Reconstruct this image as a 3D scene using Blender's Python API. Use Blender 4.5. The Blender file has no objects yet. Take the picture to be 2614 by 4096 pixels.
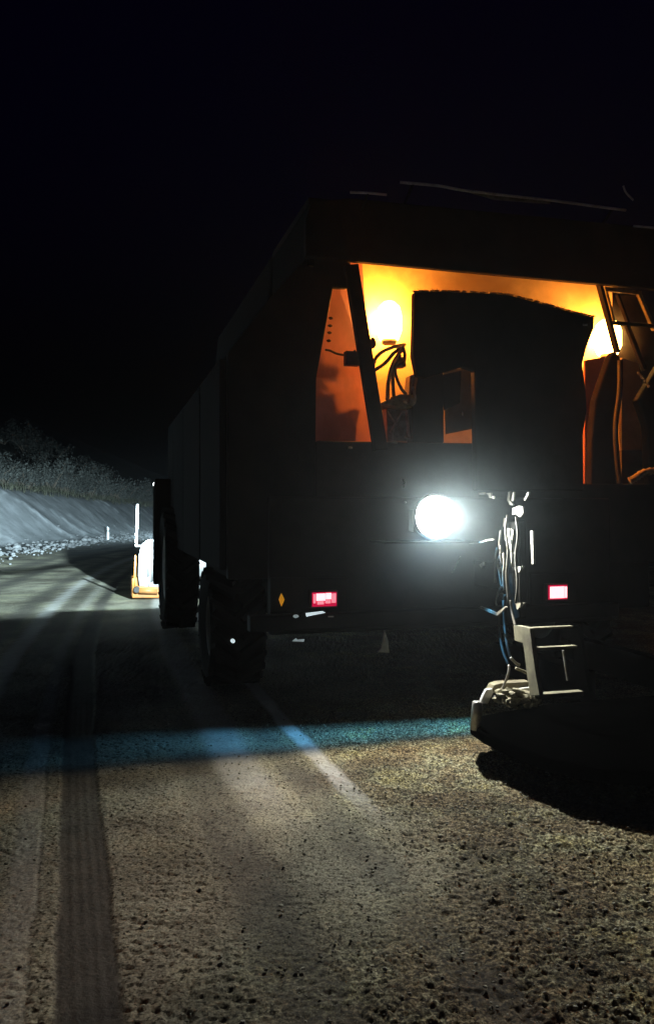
import bpy, math, random
import numpy as np
from mathutils import Vector, Matrix

random.seed(7); RNG = np.random.default_rng(11)
scene = bpy.context.scene
COL = scene.collection
R = math.radians

# ------------------------------------------------------------------ camera
CAM_H, F = 1.5, 3100.0
cam_data = bpy.data.cameras.new('camera')
cam = bpy.data.objects.new('camera', cam_data); COL.objects.link(cam)
cam.location = (0, 0, CAM_H); cam.rotation_euler = (R(90), 0, 0)
cam_data.sensor_fit = 'VERTICAL'; cam_data.sensor_height = 36.0
cam_data.lens = 36.0 * F / 4096.0
cam_data.clip_start = 0.05; cam_data.clip_end = 2000
scene.camera = cam

# ------------------------------------------------------------------ night sky
world = bpy.data.worlds.new('World'); scene.world = world; world.use_nodes = True
wn = world.node_tree.nodes; wl = world.node_tree.links
for n in list(wn): wn.remove(n)
sky = wn.new('ShaderNodeTexSky'); sky.sky_type = 'NISHITA'; sky.sun_disc = False
sky.sun_elevation = R(-4.0); sky.sun_rotation = R(200); sky.ozone_density = 9.0
bg = wn.new('ShaderNodeBackground'); bg.inputs['Strength'].default_value = 0.2
wo = wn.new('ShaderNodeOutputWorld')
wl.new(sky.outputs[0], bg.inputs[0]); wl.new(bg.outputs[0], wo.inputs[0])

scene.view_settings.view_transform = 'Standard'
scene.view_settings.look = 'None'
scene.view_settings.exposure = 0.0
scene.view_settings.gamma = 1.0
scene.cycles.use_denoising = True
scene.cycles.max_bounces = 6
scene.cycles.volume_bounces = 0
scene.cycles.volume_step_rate = 4.0; scene.cycles.volume_max_steps = 48
scene.cycles.diffuse_bounces = 2; scene.cycles.adaptive_threshold = 0.02
scene.cycles.sample_clamp_indirect = 4.0

# lamp strengths (the lamps themselves are built with the machine)
P_WORK, P_HEAD, P_BEACON, P_BEACON_R = 400.0, 112000.0, 560.0, 400.0

# ------------------------------------------------------------------ materials
MATS = {}
def mat(name, col, rough=0.7, metal=0.0, var=0.35, scale=6.0, bump=0.15, dust=None, emit=None, es=0.0, spec=0.4, detail=8):
    m = bpy.data.materials.new(name); m.use_nodes = True
    nt = m.node_tree; N = nt.nodes; Lk = nt.links
    p = N['Principled BSDF']
    p.inputs['Roughness'].default_value = rough; p.inputs['Metallic'].default_value = metal
    p.inputs['Specular IOR Level'].default_value = spec
    tc = N.new('ShaderNodeTexCoord')
    nz = N.new('ShaderNodeTexNoise'); nz.inputs['Scale'].default_value = scale; nz.inputs['Detail'].default_value = detail
    nz.inputs['Roughness'].default_value = 0.65
    Lk.new(tc.outputs['Object'], nz.inputs['Vector'])
    rp = N.new('ShaderNodeValToRGB')
    a = [max(0, c * (1 - var)) for c in col]; b = [min(1, c * (1 + var)) for c in col]
    rp.color_ramp.elements[0].position = 0.3; rp.color_ramp.elements[1].position = 0.72
    rp.color_ramp.elements[0].color = (*a, 1); rp.color_ramp.elements[1].color = (*b, 1)
    Lk.new(nz.outputs['Fac'], rp.inputs['Fac'])
    out = rp.outputs['Color']
    if dust:
        n2 = N.new('ShaderNodeTexNoise'); n2.inputs['Scale'].default_value = scale * 0.45; n2.inputs['Detail'].default_value = 10
        Lk.new(tc.outputs['Object'], n2.inputs['Vector'])
        r2 = N.new('ShaderNodeValToRGB'); r2.color_ramp.elements[0].position = 0.45; r2.color_ramp.elements[1].position = 0.68
        Lk.new(n2.outputs['Fac'], r2.inputs['Fac'])
        mx = N.new('ShaderNodeMix'); mx.data_type = 'RGBA'
        mx.inputs['B'].default_value = (*dust, 1)
        Lk.new(r2.outputs['Color'], mx.inputs['Factor']); Lk.new(out, mx.inputs['A'])
        out = mx.outputs['Result']
    Lk.new(out, p.inputs['Base Color'])
    if bump:
        bp = N.new('ShaderNodeBump'); bp.inputs['Strength'].default_value = bump; bp.inputs['Distance'].default_value = 0.02
        Lk.new(nz.outputs['Fac'], bp.inputs['Height']); Lk.new(bp.outputs['Normal'], p.inputs['Normal'])
    if emit:
        p.inputs['Emission Color'].default_value = (*emit, 1); p.inputs['Emission Strength'].default_value = es
    MATS[name] = m
    return m

mat('black_paint', (0.012, 0.0115, 0.012), 0.7, dust=(0.020, 0.017, 0.014), spec=0.12)
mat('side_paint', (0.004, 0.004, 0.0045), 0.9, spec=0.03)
mat('hood_paint', (0.016, 0.012, 0.012), 0.85, dust=(0.026, 0.019, 0.017), spec=0.05)
mat('rubber', (0.006, 0.006, 0.006), 0.9, dust=(0.010, 0.009, 0.008), scale=12, spec=0.03)
mat('rim_paint', (0.12, 0.1, 0.07), 0.6, dust=(0.08, 0.07, 0.05))
mat('steel', (0.35, 0.34, 0.32), 0.45, metal=0.5, dust=(0.2, 0.17, 0.12), scale=20)
mat('bright_steel', (0.75, 0.74, 0.72), 0.35, metal=0.2, scale=25, var=0.25)
mat('fitting_metal', (0.16, 0.15, 0.12), 0.6, scale=14, var=0.7, dust=(0.07,0.06,0.045), bump=.4)
mat('fitting_hose', (0.035,0.032,0.024), 0.7, scale=14, var=.6)
mat('carrier_paint', (0.0035,0.0033,0.0025), 0.8, scale=9, var=.6, spec=.1)
mat('rail_metal', (0.82, 0.74, 0.72), 0.5, scale=9, var=0.4)
mat('ladder_paint', (0.20, 0.18, 0.11), 0.75, dust=(0.10, 0.085, 0.055), scale=11)
mat('mud', (0.27, 0.24, 0.16), 0.95, scale=18, bump=0.6, var=0.5)
mat('lining', (0.52, 0.44, 0.30), 0.75, dust=(0.36, 0.27, 0.17), scale=4, var=0.25)
mat('red_lining', (0.62, 0.22, 0.22), 0.7, dust=(0.48, 0.16, 0.17), scale=4, var=0.2)
mat('brown_panel', (0.13, 0.10, 0.06), 0.7, dust=(0.09, 0.07, 0.045), scale=5)
mat('shade_black', (0.0004, 0.0004, 0.0004), 1.0, spec=0.0, bump=0)  # near-zero black, keeps lit parts as dark as shade
mat('lip_black', (0.0004, 0.0004, 0.0004), 1.0, spec=0.0, bump=0)  # near-zero black so the lamplit lip stays unseen
mat('hose', (0.06, 0.05, 0.045), 0.6, scale=20)
mat('dusty_hose', (0.42, 0.34, 0.24), 0.8, scale=25, var=0.4, bump=0.5)
mat('straw', (0.5, 0.4, 0.2), 0.9, scale=30, var=0.4, bump=0)
mat('header_yellow', (0.62, 0.22, 0.04), 0.5, dust=(0.35, 0.16, 0.06), scale=6)
mat('header_white', (0.28, 0.28, 0.28), 0.6, dust=(0.10, 0.10, 0.095), scale=3)
mat('header_dark', (0.06, 0.055, 0.05), 0.7)
mat('pole_white', (0.85, 0.82, 0.78), 0.5, var=0.1)
mat('pole_red', (0.6, 0.08, 0.04), 0.5, var=0.1)
mat('post_white', (0.8, 0.8, 0.78), 0.5, var=0.15)
mat('rock', (0.15, 0.15, 0.15), 0.9, scale=5, var=0.45, bump=0.5)
mat('bark', (0.10, 0.08, 0.06), 0.9, scale=15, bump=0.5)
mat('leaf', (0.045, 0.048, 0.042), 0.8, scale=2, var=0.5, bump=0)
mat('grass', (0.07, 0.07, 0.045), 0.85, scale=1.2, var=0.5, bump=0)
mat('glass', (0.02, 0.022, 0.025), 0.1, bump=0, spec=0.6)
mat('amber_reflector', (0.8, 0.32, 0.02), 0.3, bump=0, emit=(1.0, 0.42, 0.02), es=0.35, scale=40)  # reflector given a faint glow in place of reflected light
mat('reflex_white', (0.9, 0.92, 0.92), 0.3, bump=0, var=0.1)
mat('work_lens', (0.9, 0.9, 0.9), 0.3, bump=0, emit=(0.93, 1.0, 1.0), es=30.0)
mat('glint_glow', (0.8,0.85,0.85), 0.3, bump=0, emit=(0.75,0.9,0.95), es=0.8)  # glow standing in for glints on the tail
mat('glint_dim', (0.6,0.65,0.65), 0.3, bump=0, emit=(0.75,0.9,0.95), es=0.2)
mat('head_lens', (0.9, 0.9, 0.9), 0.3, bump=0, emit=(0.9, 1.0, 1.0), es=8.0)
mat('beacon_dome', (0.9, 0.4, 0.05), 0.3, bump=0, emit=(1.0, 0.52, 0.12), es=26.0)
mat('tail_red', (0.6, 0.02, 0.04), 0.25, bump=0, emit=(1.0, 0.03, 0.10), es=0.75, scale=30)
mat('tail_hot', (0.9, 0.4, 0.4), 0.25, bump=0, emit=(1.0, 0.62, 0.66), es=1.5)
mat('tail_dim', (0.8, 0.2, 0.25), 0.25, bump=0, emit=(1.0, 0.30, 0.38), es=0.9)
mat('tail_rim', (0.5, 0.01, 0.04), 0.25, bump=0, emit=(0.9, 0.0, 0.08), es=0.5)

# ------------------------------------------------------------------ mesh builder
class MB:
    def __init__(s): s.v = []; s.f = []
    def add(s, verts, faces):
        o = len(s.v); s.v += [tuple(p) for p in verts]; s.f += [tuple(i + o for i in f) for f in faces]; return s
    def box(s, x0, x1, y0, y1, z0, z1):
        v = [(x0,y0,z0),(x1,y0,z0),(x1,y1,z0),(x0,y1,z0),(x0,y0,z1),(x1,y0,z1),(x1,y1,z1),(x0,y1,z1)]
        return s.add(v, [(0,3,2,1),(4,5,6,7),(0,1,5,4),(1,2,6,5),(2,3,7,6),(3,0,4,7)])
    def obox(s, c, size, rot):          # rotated box: centre, full size, euler
        m = Matrix.Translation(c) @ Matrix.Rotation(rot[2],4,'Z') @ Matrix.Rotation(rot[1],4,'Y') @ Matrix.Rotation(rot[0],4,'X')
        a,b,d = [k/2 for k in size]
        v = [m @ Vector(p) for p in [(-a,-b,-d),(a,-b,-d),(a,b,-d),(-a,b,-d),(-a,-b,d),(a,-b,d),(a,b,d),(-a,b,d)]]
        return s.add(v, [(0,3,2,1),(4,5,6,7),(0,1,5,4),(1,2,6,5),(2,3,7,6),(3,0,4,7)])
    def prism(s, poly, y0, y1):         # poly of (x, z) (any winding), extruded y0 (near) -> y1
        ar = sum(poly[i][0]*poly[(i+1)%len(poly)][1]-poly[(i+1)%len(poly)][0]*poly[i][1] for i in range(len(poly)))
        if ar < 0: poly = poly[::-1]
        n = len(poly)
        v = [(p[0], y0, p[1]) for p in poly] + [(p[0], y1, p[1]) for p in poly]
        f = [tuple(range(n)), tuple(range(2*n-1, n-1, -1))]
        f += [(i, i+n, (i+1)%n+n, (i+1)%n) for i in range(n)]
        return s.add(v, f)
    def prismx(s, poly, x0, x1):        # poly of (y, z) extruded along x
        n = len(poly)
        v = [(x0, p[0], p[1]) for p in poly] + [(x1, p[0], p[1]) for p in poly]
        f = [tuple(range(n-1,-1,-1)), tuple(range(n, 2*n))]
        f += [(i, (i+1)%n, (i+1)%n+n, i+n) for i in range(n)]
        return s.add(v, f)
    def tube(s, pts, r, seg=8):
        pts = [Vector(p) for p in pts]; n = len(pts)
        rr = r if isinstance(r, (list, tuple)) else [r]*n
        rings = []; up = None
        for i, p in enumerate(pts):
            t = (pts[min(i+1,n-1)] - pts[max(i-1,0)]).normalized()
            if up is None: up = Vector((0,0,1)) if abs(t.z) < 0.9 else Vector((1,0,0))
            a = t.cross(up)
            if a.length < 1e-5: a = t.cross(Vector((0.3,1,0.2)))
            a.normalize(); b = a.cross(t).normalized(); up = b
            rings.append([p + (a*math.cos(k*2*math.pi/seg) + b*math.sin(k*2*math.pi/seg))*rr[i] for k in range(seg)])
        v = [q for g in rings for q in g]; f = []
        for i in range(n-1):
            for k in range(seg):
                f.append((i*seg+k, i*seg+(k+1)%seg, (i+1)*seg+(k+1)%seg, (i+1)*seg+k))
        f.append(tuple(range(seg-1,-1,-1))); f.append(tuple(range((n-1)*seg, n*seg)))
        return s.add(v, f)
    def lathe(s, prof, c, axis='x', seg=40):   # prof: (along, radius)
        v = []; f = []; n = len(prof)
        for k in range(seg):
            a = k*2*math.pi/seg; ca, sa = math.cos(a), math.sin(a)
            for (h, r) in prof:
                if axis == 'x': v.append((c[0]+h, c[1]+r*ca, c[2]+r*sa))
                elif axis == 'y': v.append((c[0]+r*ca, c[1]+h, c[2]+r*sa))
                else: v.append((c[0]+r*ca, c[1]+r*sa, c[2]+h))
        for k in range(seg):
            for i in range(n-1):
                f.append((k*n+i, k*n+i+1, ((k+1)%seg)*n+i+1, ((k+1)%seg)*n+i))
        return s.add(v, f)
    def blob(s, c, size, seed=0, sub=1, rough=0.25):
        rnd = random.Random(seed)
        nv, nf = ICO[sub]
        q = Matrix.Rotation(rnd.random()*6.28,3,'Z') @ Matrix.Rotation(rnd.random()*6.28,3,'X')
        v = []
        for p in nv:
            k = 1 + rnd.uniform(-rough, rough)
            p2 = q @ (Vector(p)*k)
            v.append((c[0]+p2.x*size[0], c[1]+p2.y*size[1], c[2]+p2.z*size[2]))
        return s.add(v, nf)
    def build(s, name, material, parent=None, smooth=False, bevel=0.0):
        me = bpy.data.meshes.new(name); me.from_pydata(s.v, [], s.f); me.update()
        if smooth:
            me.polygons.foreach_set('use_smooth', [True]*len(me.polygons))
        me.materials.append(MATS[material] if isinstance(material, str) else material)
        o = bpy.data.objects.new(name, me); COL.objects.link(o)
        if parent: o.parent = parent
        if bevel:
            b = o.modifiers.new('bevel', 'BEVEL'); b.width = bevel; b.segments = 2; b.limit_method = 'ANGLE'; b.angle_limit = R(40)
        return o

def ico(sub):
    import bmesh
    bm = bmesh.new(); bmesh.ops.create_icosphere(bm, subdivisions=sub, radius=1)
    bm.verts.index_update()
    r = ([tuple(v.co) for v in bm.verts], [tuple(v.index for v in f.verts) for f in bm.faces]); bm.free(); return r
ICO = {1: ico(1), 2: ico(2), 3: ico(3)}

def tag(o, label=None, cat=None, group=None, kind=None):
    if label: o['label'] = label
    if cat: o['category'] = cat
    if group: o['group'] = group
    if kind: o['kind'] = kind
    return o
def empty(name, loc, rz=0.0, parent=None):
    o = bpy.data.objects.new(name, None); COL.objects.link(o)
    o.location = loc; o.rotation_euler = (0, 0, rz); o.empty_display_size = 0.2
    if parent: o.parent = parent
    return o
def curve_pts(ctrl, n=24):             # Catmull-Rom
    P = [Vector(p) for p in ctrl]; P = [P[0]*2-P[1]] + P + [P[-1]*2-P[-2]]
    out = []; m = len(P)-3
    for i in range(n+1):
        t = i/n*m; k = min(int(t), m-1); t -= k
        a,b,c,d = P[k:k+4]
        out.append(0.5*((2*b)+(c-a)*t+(2*a-5*b+4*c-d)*t*t+(3*b-a-3*c+d)*t**3))
    return out

# ------------------------------------------------------------------ noise for terrain
TABLES = {}
def vnoise(x, y, seed):
    T = TABLES.get(seed)
    if T is None: T = TABLES[seed] = np.random.default_rng(seed).random((256, 256))
    xi = np.floor(x).astype(int); yi = np.floor(y).astype(int)
    fx = x-xi; fy = y-yi; fx = fx*fx*(3-2*fx); fy = fy*fy*(3-2*fy)
    a = T[xi%256, yi%256]; b = T[(xi+1)%256, yi%256]; c = T[xi%256, (yi+1)%256]; d = T[(xi+1)%256, (yi+1)%256]
    return (a*(1-fx)+b*fx)*(1-fy)+(c*(1-fx)+d*fx)*fy
def fbm(x, y, seed, oct=4):
    s = 0; a = 1; t = 0
    for i in range(oct):
        s = s + a*vnoise(x*2**i+17.3*i, y*2**i+9.1*i, seed+i); t += a; a *= 0.5
    return s/t
def smooth(a, b, x):
    t = np.clip((x-a)/(b-a), 0, 1); return t*t*(3-2*t)

def path(Y):                            # centre line of the wheel tracks: it bends left, then straightens
    Y = np.asarray(Y, float)
    return np.where(Y < 32, -0.375*Y+0.0058*Y*Y, -6.06)
EDGE = -5.4                             # left road edge, measured from the path

# ------------------------------------------------------------------ ground: one sheet
def spaced(a, b, h0, h1, lim):
    out = [a]; x = a
    while x < b:
        h = h0 if x < lim else h0 + (x-lim)*h1
        x += h; out.append(x)
    return np.array(out)
yy = np.concatenate([np.array([-400,-150,-60,-25,-10,-4,-1.5,0,0.8,1.4,1.75]), spaced(1.95, 400, 0.0070, 0.012, 5.2)])
xr = spaced(1.9, 400, 0.011, 0.05, 2.0); xl = spaced(2.4, 400, 0.011, 0.04, 2.4)
xx = np.concatenate([-xl[::-1], np.arange(-2.39, 1.9, 0.0080), xr])
X, Y = np.meshgrid(xx, yy)
def track_fields(X, Y):
    s = X - path(Y)
    w = s + 0.07*(fbm(X*1.1, Y*0.6, 3, 3)-0.5) + 0.022*(fbm(X*14, Y*5, 6, 3)-0.5)
    def band(c, hw, soft): return 1-smooth(hw-soft, hw+soft, np.abs(w-c))
    FAR = smooth(6.0, 8.5, Y)
    dark = (.82+.4*(fbm(X*3, Y*1.1, 7, 3)-.35))*band(0.13, 0.105, 0.016) + FAR*(0.55*band(-0.35, 0.14, 0.05) + 0.75*band(-1.0, 0.16, 0.07)) + .35*band(-0.06, .006, .006)*(1-FAR) \
         + 0.8*band(-2.15, 0.22, 0.09) + 0.5*band(0.84, 0.13, 0.07) + 0.4*band(1.40, 0.09, 0.05) + 0.6*band(-3.1,0.25,0.1)
    light = 0.9*band(-0.62, 0.09, 0.03) + 0.35*band(-0.12, 0.06, 0.03) + 0.6*band(1.10, 0.13, 0.06) + 0.9*band(1.62, 0.055, 0.025)
    rough = np.clip(smooth(0.55, 1.9, s + 0.9*(fbm(X*0.9, Y*0.9, 21, 3)-0.5)*2 - 0.35*np.clip(Y-3.5, -1.5, 3)), 0, 1)
    far_keep = smooth(3.6, 4.7, Y)
    light = np.where(s > 0.9, light*far_keep, light)
    return s, np.clip(dark, 0, 1), np.clip(light, 0, 1), rough
S, DK, LT, RG = track_fields(X, Y)
near = 1-smooth(8, 16, Y)
H = 0.02*(fbm(X*0.7, Y*0.7, 5, 3)-0.5)
peb = fbm(X*48, Y*44, 31, 2); peb2 = fbm(X*75, Y*68, 41, 2); clod = fbm(X*9, Y*8, 51, 3)
pits = -smooth(0.60, 0.72, fbm(X*46, Y*50, 61, 2))
flat = 1-DK*0.92
H = H + near*flat*((0.25+0.75*RG)*0.013*(peb-0.5) + (0.3+.8*RG)*0.009*(peb2-0.5) + 0.012*(clod-0.5)*(.3+.7*RG) + 0.008*pits*(0.35+0.65*smooth(.35,.65,fbm(X*1.4,Y*1.4,71,2)))*(1-LT))
ribs = np.sin((S-0.13)*150+2*fbm(X*1.3,Y*.7,5,2))*0.0012*(np.abs(S-0.13) < 0.1)
H = H - 0.010*np.clip(DK, 0, 1)*near + ribs*near*fbm(X*2, Y*0.8, 77, 2)
H = H - 0.02
NY, NX = X.shape
co = np.stack([X, Y, H], -1).reshape(-1, 3)
idx = np.arange(NX*NY).reshape(NY, NX)
fq = np.stack([idx[:-1,:-1], idx[:-1,1:], idx[1:,1:], idx[1:,:-1]], -1).reshape(-1, 4)
def grid_mesh(name, co, fq, attrs):
    me = bpy.data.meshes.new(name)
    me.vertices.add(len(co)); me.vertices.foreach_set('co', co.astype(np.float32).ravel())
    me.loops.add(fq.size); me.loops.foreach_set('vertex_index', fq.astype(np.int32).ravel())
    me.polygons.add(len(fq)); me.polygons.foreach_set('loop_start', np.arange(0, fq.size, 4, dtype=np.int32))
    me.polygons.foreach_set('use_smooth', np.ones(len(fq), bool))
    me.update(calc_edges=True)
    for k, a in attrs.items():
        at = me.attributes.new(k, 'FLOAT', 'POINT'); at.data.foreach_set('value', a.astype(np.float32).ravel())
    return me
gm = bpy.data.materials.new('dirt_road'); gm.use_nodes = True
def ground_nodes(m):
    nt = m.node_tree; N = nt.nodes; Lk = nt.links; p = N['Principled BSDF']
    p.inputs['Roughness'].default_value = 0.95; p.inputs['Specular IOR Level'].default_value = 0.15
    tc = N.new('ShaderNodeTexCoord')
    def noise(sc, det=6, ro=0.6):
        n = N.new('ShaderNodeTexNoise'); n.inputs['Scale'].default_value = sc; n.inputs['Detail'].default_value = det
        n.inputs['Roughness'].default_value = ro; Lk.new(tc.outputs['Object'], n.inputs['Vector']); return n.outputs['Fac']
    def ramp(fac, stops):
        r = N.new('ShaderNodeValToRGB'); e = r.color_ramp.elements
        while len(e) < len(stops): e.new(0.5)
        for k, (pos, c) in enumerate(stops): e[k].position = pos; e[k].color = (*c, 1)
        Lk.new(fac, r.inputs['Fac']); return r.outputs['Color']
    def mix(f, a, b):
        x = N.new('ShaderNodeMix'); x.data_type = 'RGBA'
        Lk.new(f, x.inputs['Factor'])
        for key, q in (('A', a), ('B', b)):
            if isinstance(q, tuple): x.inputs[key].default_value = (*q, 1)
            else: Lk.new(q, x.inputs[key])
        return x.outputs['Result']
    def attr(nm):
        a = N.new('ShaderNodeAttribute'); a.attribute_name = nm; return a.outputs['Fac']
    base = ramp(noise(1.6, 8), [(0.3, (0.21, 0.195, 0.145)), (0.5, (0.28, 0.265, 0.205)), (0.62, (0.35, 0.33, 0.24)), (0.75, (0.38, 0.37, 0.30))])
    grav = ramp(noise(70, 3, 0.65), [(0.37, (0.03, 0.026, 0.019)), (0.45, (0.13, 0.115, 0.078)), (0.54, (0.27, 0.25, 0.175)), (0.64, (0.55, 0.53, 0.42))])
    gmod = ramp(noise(2.6, 5, .65), [(0.36, (0.58, 0.50, 0.43)), (0.46, (0.78, 0.67, 0.52)), (0.54, (0.85, 0.86, 0.76)), (0.64, (1.15, 1.08, .72))])
    mm = N.new('ShaderNodeMix'); mm.data_type = 'RGBA'; mm.blend_type = 'MULTIPLY'; mm.inputs['Factor'].default_value = 1
    Lk.new(grav, mm.inputs['A']); Lk.new(gmod, mm.inputs['B'])
    c = mix(attr('rough'), base, mm.outputs['Result'])
    spots = ramp(noise(52, 2, 0.5), [(0.36, (0.20, 0.18, 0.15)), (0.43, (1, 1, 1))])
    m2 = N.new('ShaderNodeMix'); m2.data_type = 'RGBA'; m2.blend_type = 'MULTIPLY'; m2.inputs['Factor'].default_value = 1
    Lk.new(c, m2.inputs['A']); Lk.new(spots, m2.inputs['B']); c = m2.outputs['Result']
    grain = ramp(noise(95, 3, 0.6), [(0.36, (0.45, 0.44, 0.42)), (0.5, (0.95, 0.95, 0.95)), (0.64, (1.5, 1.5, 1.45))])
    m3 = N.new('ShaderNodeMix'); m3.data_type = 'RGBA'; m3.blend_type = 'MULTIPLY'; m3.inputs['Factor'].default_value = 1
    Lk.new(c, m3.inputs['A']); Lk.new(grain, m3.inputs['B']); c = m3.outputs['Result']
    patch = ramp(noise(0.95, 4, .55), [(0.38, (0.52, 0.49, 0.46)), (0.48, (0.85, 0.82, 0.78)), (0.56, (1.08, 1.07, 1.02)), (0.66, (1.3, 1.27, 1.12))])
    m4 = N.new('ShaderNodeMix'); m4.data_type = 'RGBA'; m4.blend_type = 'MULTIPLY'; m4.inputs['Factor'].default_value = 1
    Lk.new(c, m4.inputs['A']); Lk.new(patch, m4.inputs['B']); c = m4.outputs['Result']
    tr = ramp(noise(9, 6), [(0.3, (0.045, 0.040, 0.034)), (0.7, (0.085, 0.076, 0.062))])
    c = mix(attr('dark'), c, tr)
    c = mix(attr('light'), c, ramp(noise(8, 5), [(0.3, (0.36, 0.34, 0.30)), (0.7, (0.48, 0.46, 0.42))]))
    Lk.new(c, p.inputs['Base Color'])
    b = N.new('ShaderNodeBump'); b.inputs['Strength'].default_value = 0.5; b.inputs['Distance'].default_value = 0.012
    Lk.new(noise(60, 6, 0.7), b.inputs['Height']); Lk.new(b.outputs['Normal'], p.inputs['Normal'])
ground_nodes(gm)
gme = grid_mesh('ground', co, fq, {'dark': DK, 'light': LT, 'rough': RG})
gme.materials.append(gm)
ground = bpy.data.objects.new('ground', gme); COL.objects.link(ground); ground['kind'] = 'structure'

# loose pebbles on the road
mb = MB(); rnd = random.Random(5)
cnt = 0
while cnt < 4200:
    y = 2.1 + 3.6*rnd.random()**0.9; x = (rnd.random()*2-1)*0.46*y
    s = x-float(path(y))
    if abs(s-0.13) < 0.13: continue
    if rnd.random() > min(1, 0.06+0.30*max(0, s-0.3)): continue
    r = 0.002 + 0.0055*rnd.random()**3
    mb.blob((x, y, -0.017+r*0.3), (r*1.2, r*1.1, r*0.75), cnt, 1, 0.3); cnt += 1
mat('pebble', (0.30, 0.28, 0.21), 0.85, scale=9, var=0.8, bump=0, detail=2)
o = mb.build('gravel', 'pebble'); tag(o, 'loose pale gravel scattered over the dirt road surface', 'gravel', kind='stuff')

# ------------------------------------------------------------------ embankment and hillside on the left
yb = np.linspace(6, 150, 330); cb = np.concatenate([np.linspace(0, 9, 90), np.linspace(9.3, 60, 60)])
CB, YB = np.meshgrid(cb, yb)
def bank(CB, YB):
    base = path(YB)+EDGE-0.3+0.5*(fbm(YB*0.18, CB*0+3, 8, 2)-0.5)
    Xb = base - CB
    crest = 3.15 - 0.026*np.clip(YB-25, -10, 45)            # the cut bank gets lower with distance
    run = crest/0.72
    h = crest*smooth(0, 1, np.clip((CB-0.9)/run, 0, 1)*0.92+0.02)
    h = np.where(CB < 0.9, 0.10*smooth(0, 0.9, CB), h+0.08)
    h = h + 0.16*np.clip(CB-run-0.9, 0, 2) + 0.42*np.clip(CB-run-2.9, 0, 60) + 0.5*(fbm(Xb*0.35, YB*0.35, 12, 3)-0.5)*smooth(run*0.9, run+2.5, CB)
    rill = fbm((YB+0.8*CB)*0.9, CB*0.16, 91, 3)              # rills running slantwise down the face
    face = smooth(0.8, 1.5, CB)*(1-smooth(run, run+1.2, CB))
    h = h + face*0.30*(rill-0.5) + 0.07*(fbm(Xb*2.3, YB*2.3, 14, 3)-0.5)
    return Xb, h, rill, face
XB, HB, RL, FC = bank(CB, YB)
cob = np.stack([XB, YB, HB], -1).reshape(-1, 3)
ib = np.arange(XB.size).reshape(XB.shape)
fb = np.stack([ib[:-1,:-1], ib[1:,:-1], ib[1:,1:], ib[:-1,1:]], -1).reshape(-1, 4)
streak = smooth(0.60, 0.70, RL)*FC
bme = grid_mesh('embankment', cob, fb, {'streak': streak, 'face': FC})
bm_ = bpy.data.materials.new('bank_soil'); bm_.use_nodes = True
nt = bm_.node_tree; N = nt.nodes; Lk = nt.links; p = N['Principled BSDF']; p.inputs['Roughness'].default_value = 0.95
p.inputs['Specular IOR Level'].default_value = 0.1
tc = N.new('ShaderNodeTexCoord'); n1 = N.new('ShaderNodeTexNoise'); n1.inputs['Scale'].default_value = 1.3; n1.inputs['Detail'].default_value = 9
Lk.new(tc.outputs['Object'], n1.inputs['Vector'])
r1 = N.new('ShaderNodeValToRGB'); r1.color_ramp.elements[0].position = .3; r1.color_ramp.elements[0].color = (0.19,0.20,0.20,1); r1.color_ramp.elements[1].position=.75; r1.color_ramp.elements[1].color=(0.33,0.34,0.35,1)
Lk.new(n1.outputs['Fac'], r1.inputs['Fac'])
r0 = N.new('ShaderNodeValToRGB'); r0.color_ramp.elements[0].position = .3; r0.color_ramp.elements[0].color = (0.03,0.032,0.028,1); r0.color_ramp.elements[1].position=.75; r0.color_ramp.elements[1].color=(0.08,0.082,0.07,1)
Lk.new(n1.outputs['Fac'], r0.inputs['Fac'])
a1 = N.new('ShaderNodeAttribute'); a1.attribute_name = 'streak'; a2 = N.new('ShaderNodeAttribute'); a2.attribute_name = 'face'
mxf = N.new('ShaderNodeMix'); mxf.data_type='RGBA'; Lk.new(a2.outputs['Fac'], mxf.inputs['Factor']); Lk.new(r0.outputs['Color'], mxf.inputs['A']); Lk.new(r1.outputs['Color'], mxf.inputs['B'])
mx = N.new('ShaderNodeMix'); mx.data_type='RGBA'; mx.inputs['B'].default_value=(0.6,0.62,0.63,1)
Lk.new(a1.outputs['Fac'], mx.inputs['Factor']); Lk.new(mxf.outputs['Result'], mx.inputs['A']); Lk.new(mx.outputs['Result'], p.inputs['Base Color'])
bp = N.new('ShaderNodeBump'); bp.inputs['Strength'].default_value=.6; bp.inputs['Distance'].default_value=.1
Lk.new(n1.outputs['Fac'], bp.inputs['Height']); Lk.new(bp.outputs['Normal'], p.inputs['Normal'])
bme.materials.append(bm_)
emb = bpy.data.objects.new('embankment', bme); COL.objects.link(emb); emb['kind'] = 'structure'

def bank_point(c, y):
    Xb, h, _, _ = bank(np.array([[float(c)]]), np.array([[float(y)]]))
    return float(Xb[0,0]), float(y), float(h[0,0])

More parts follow.
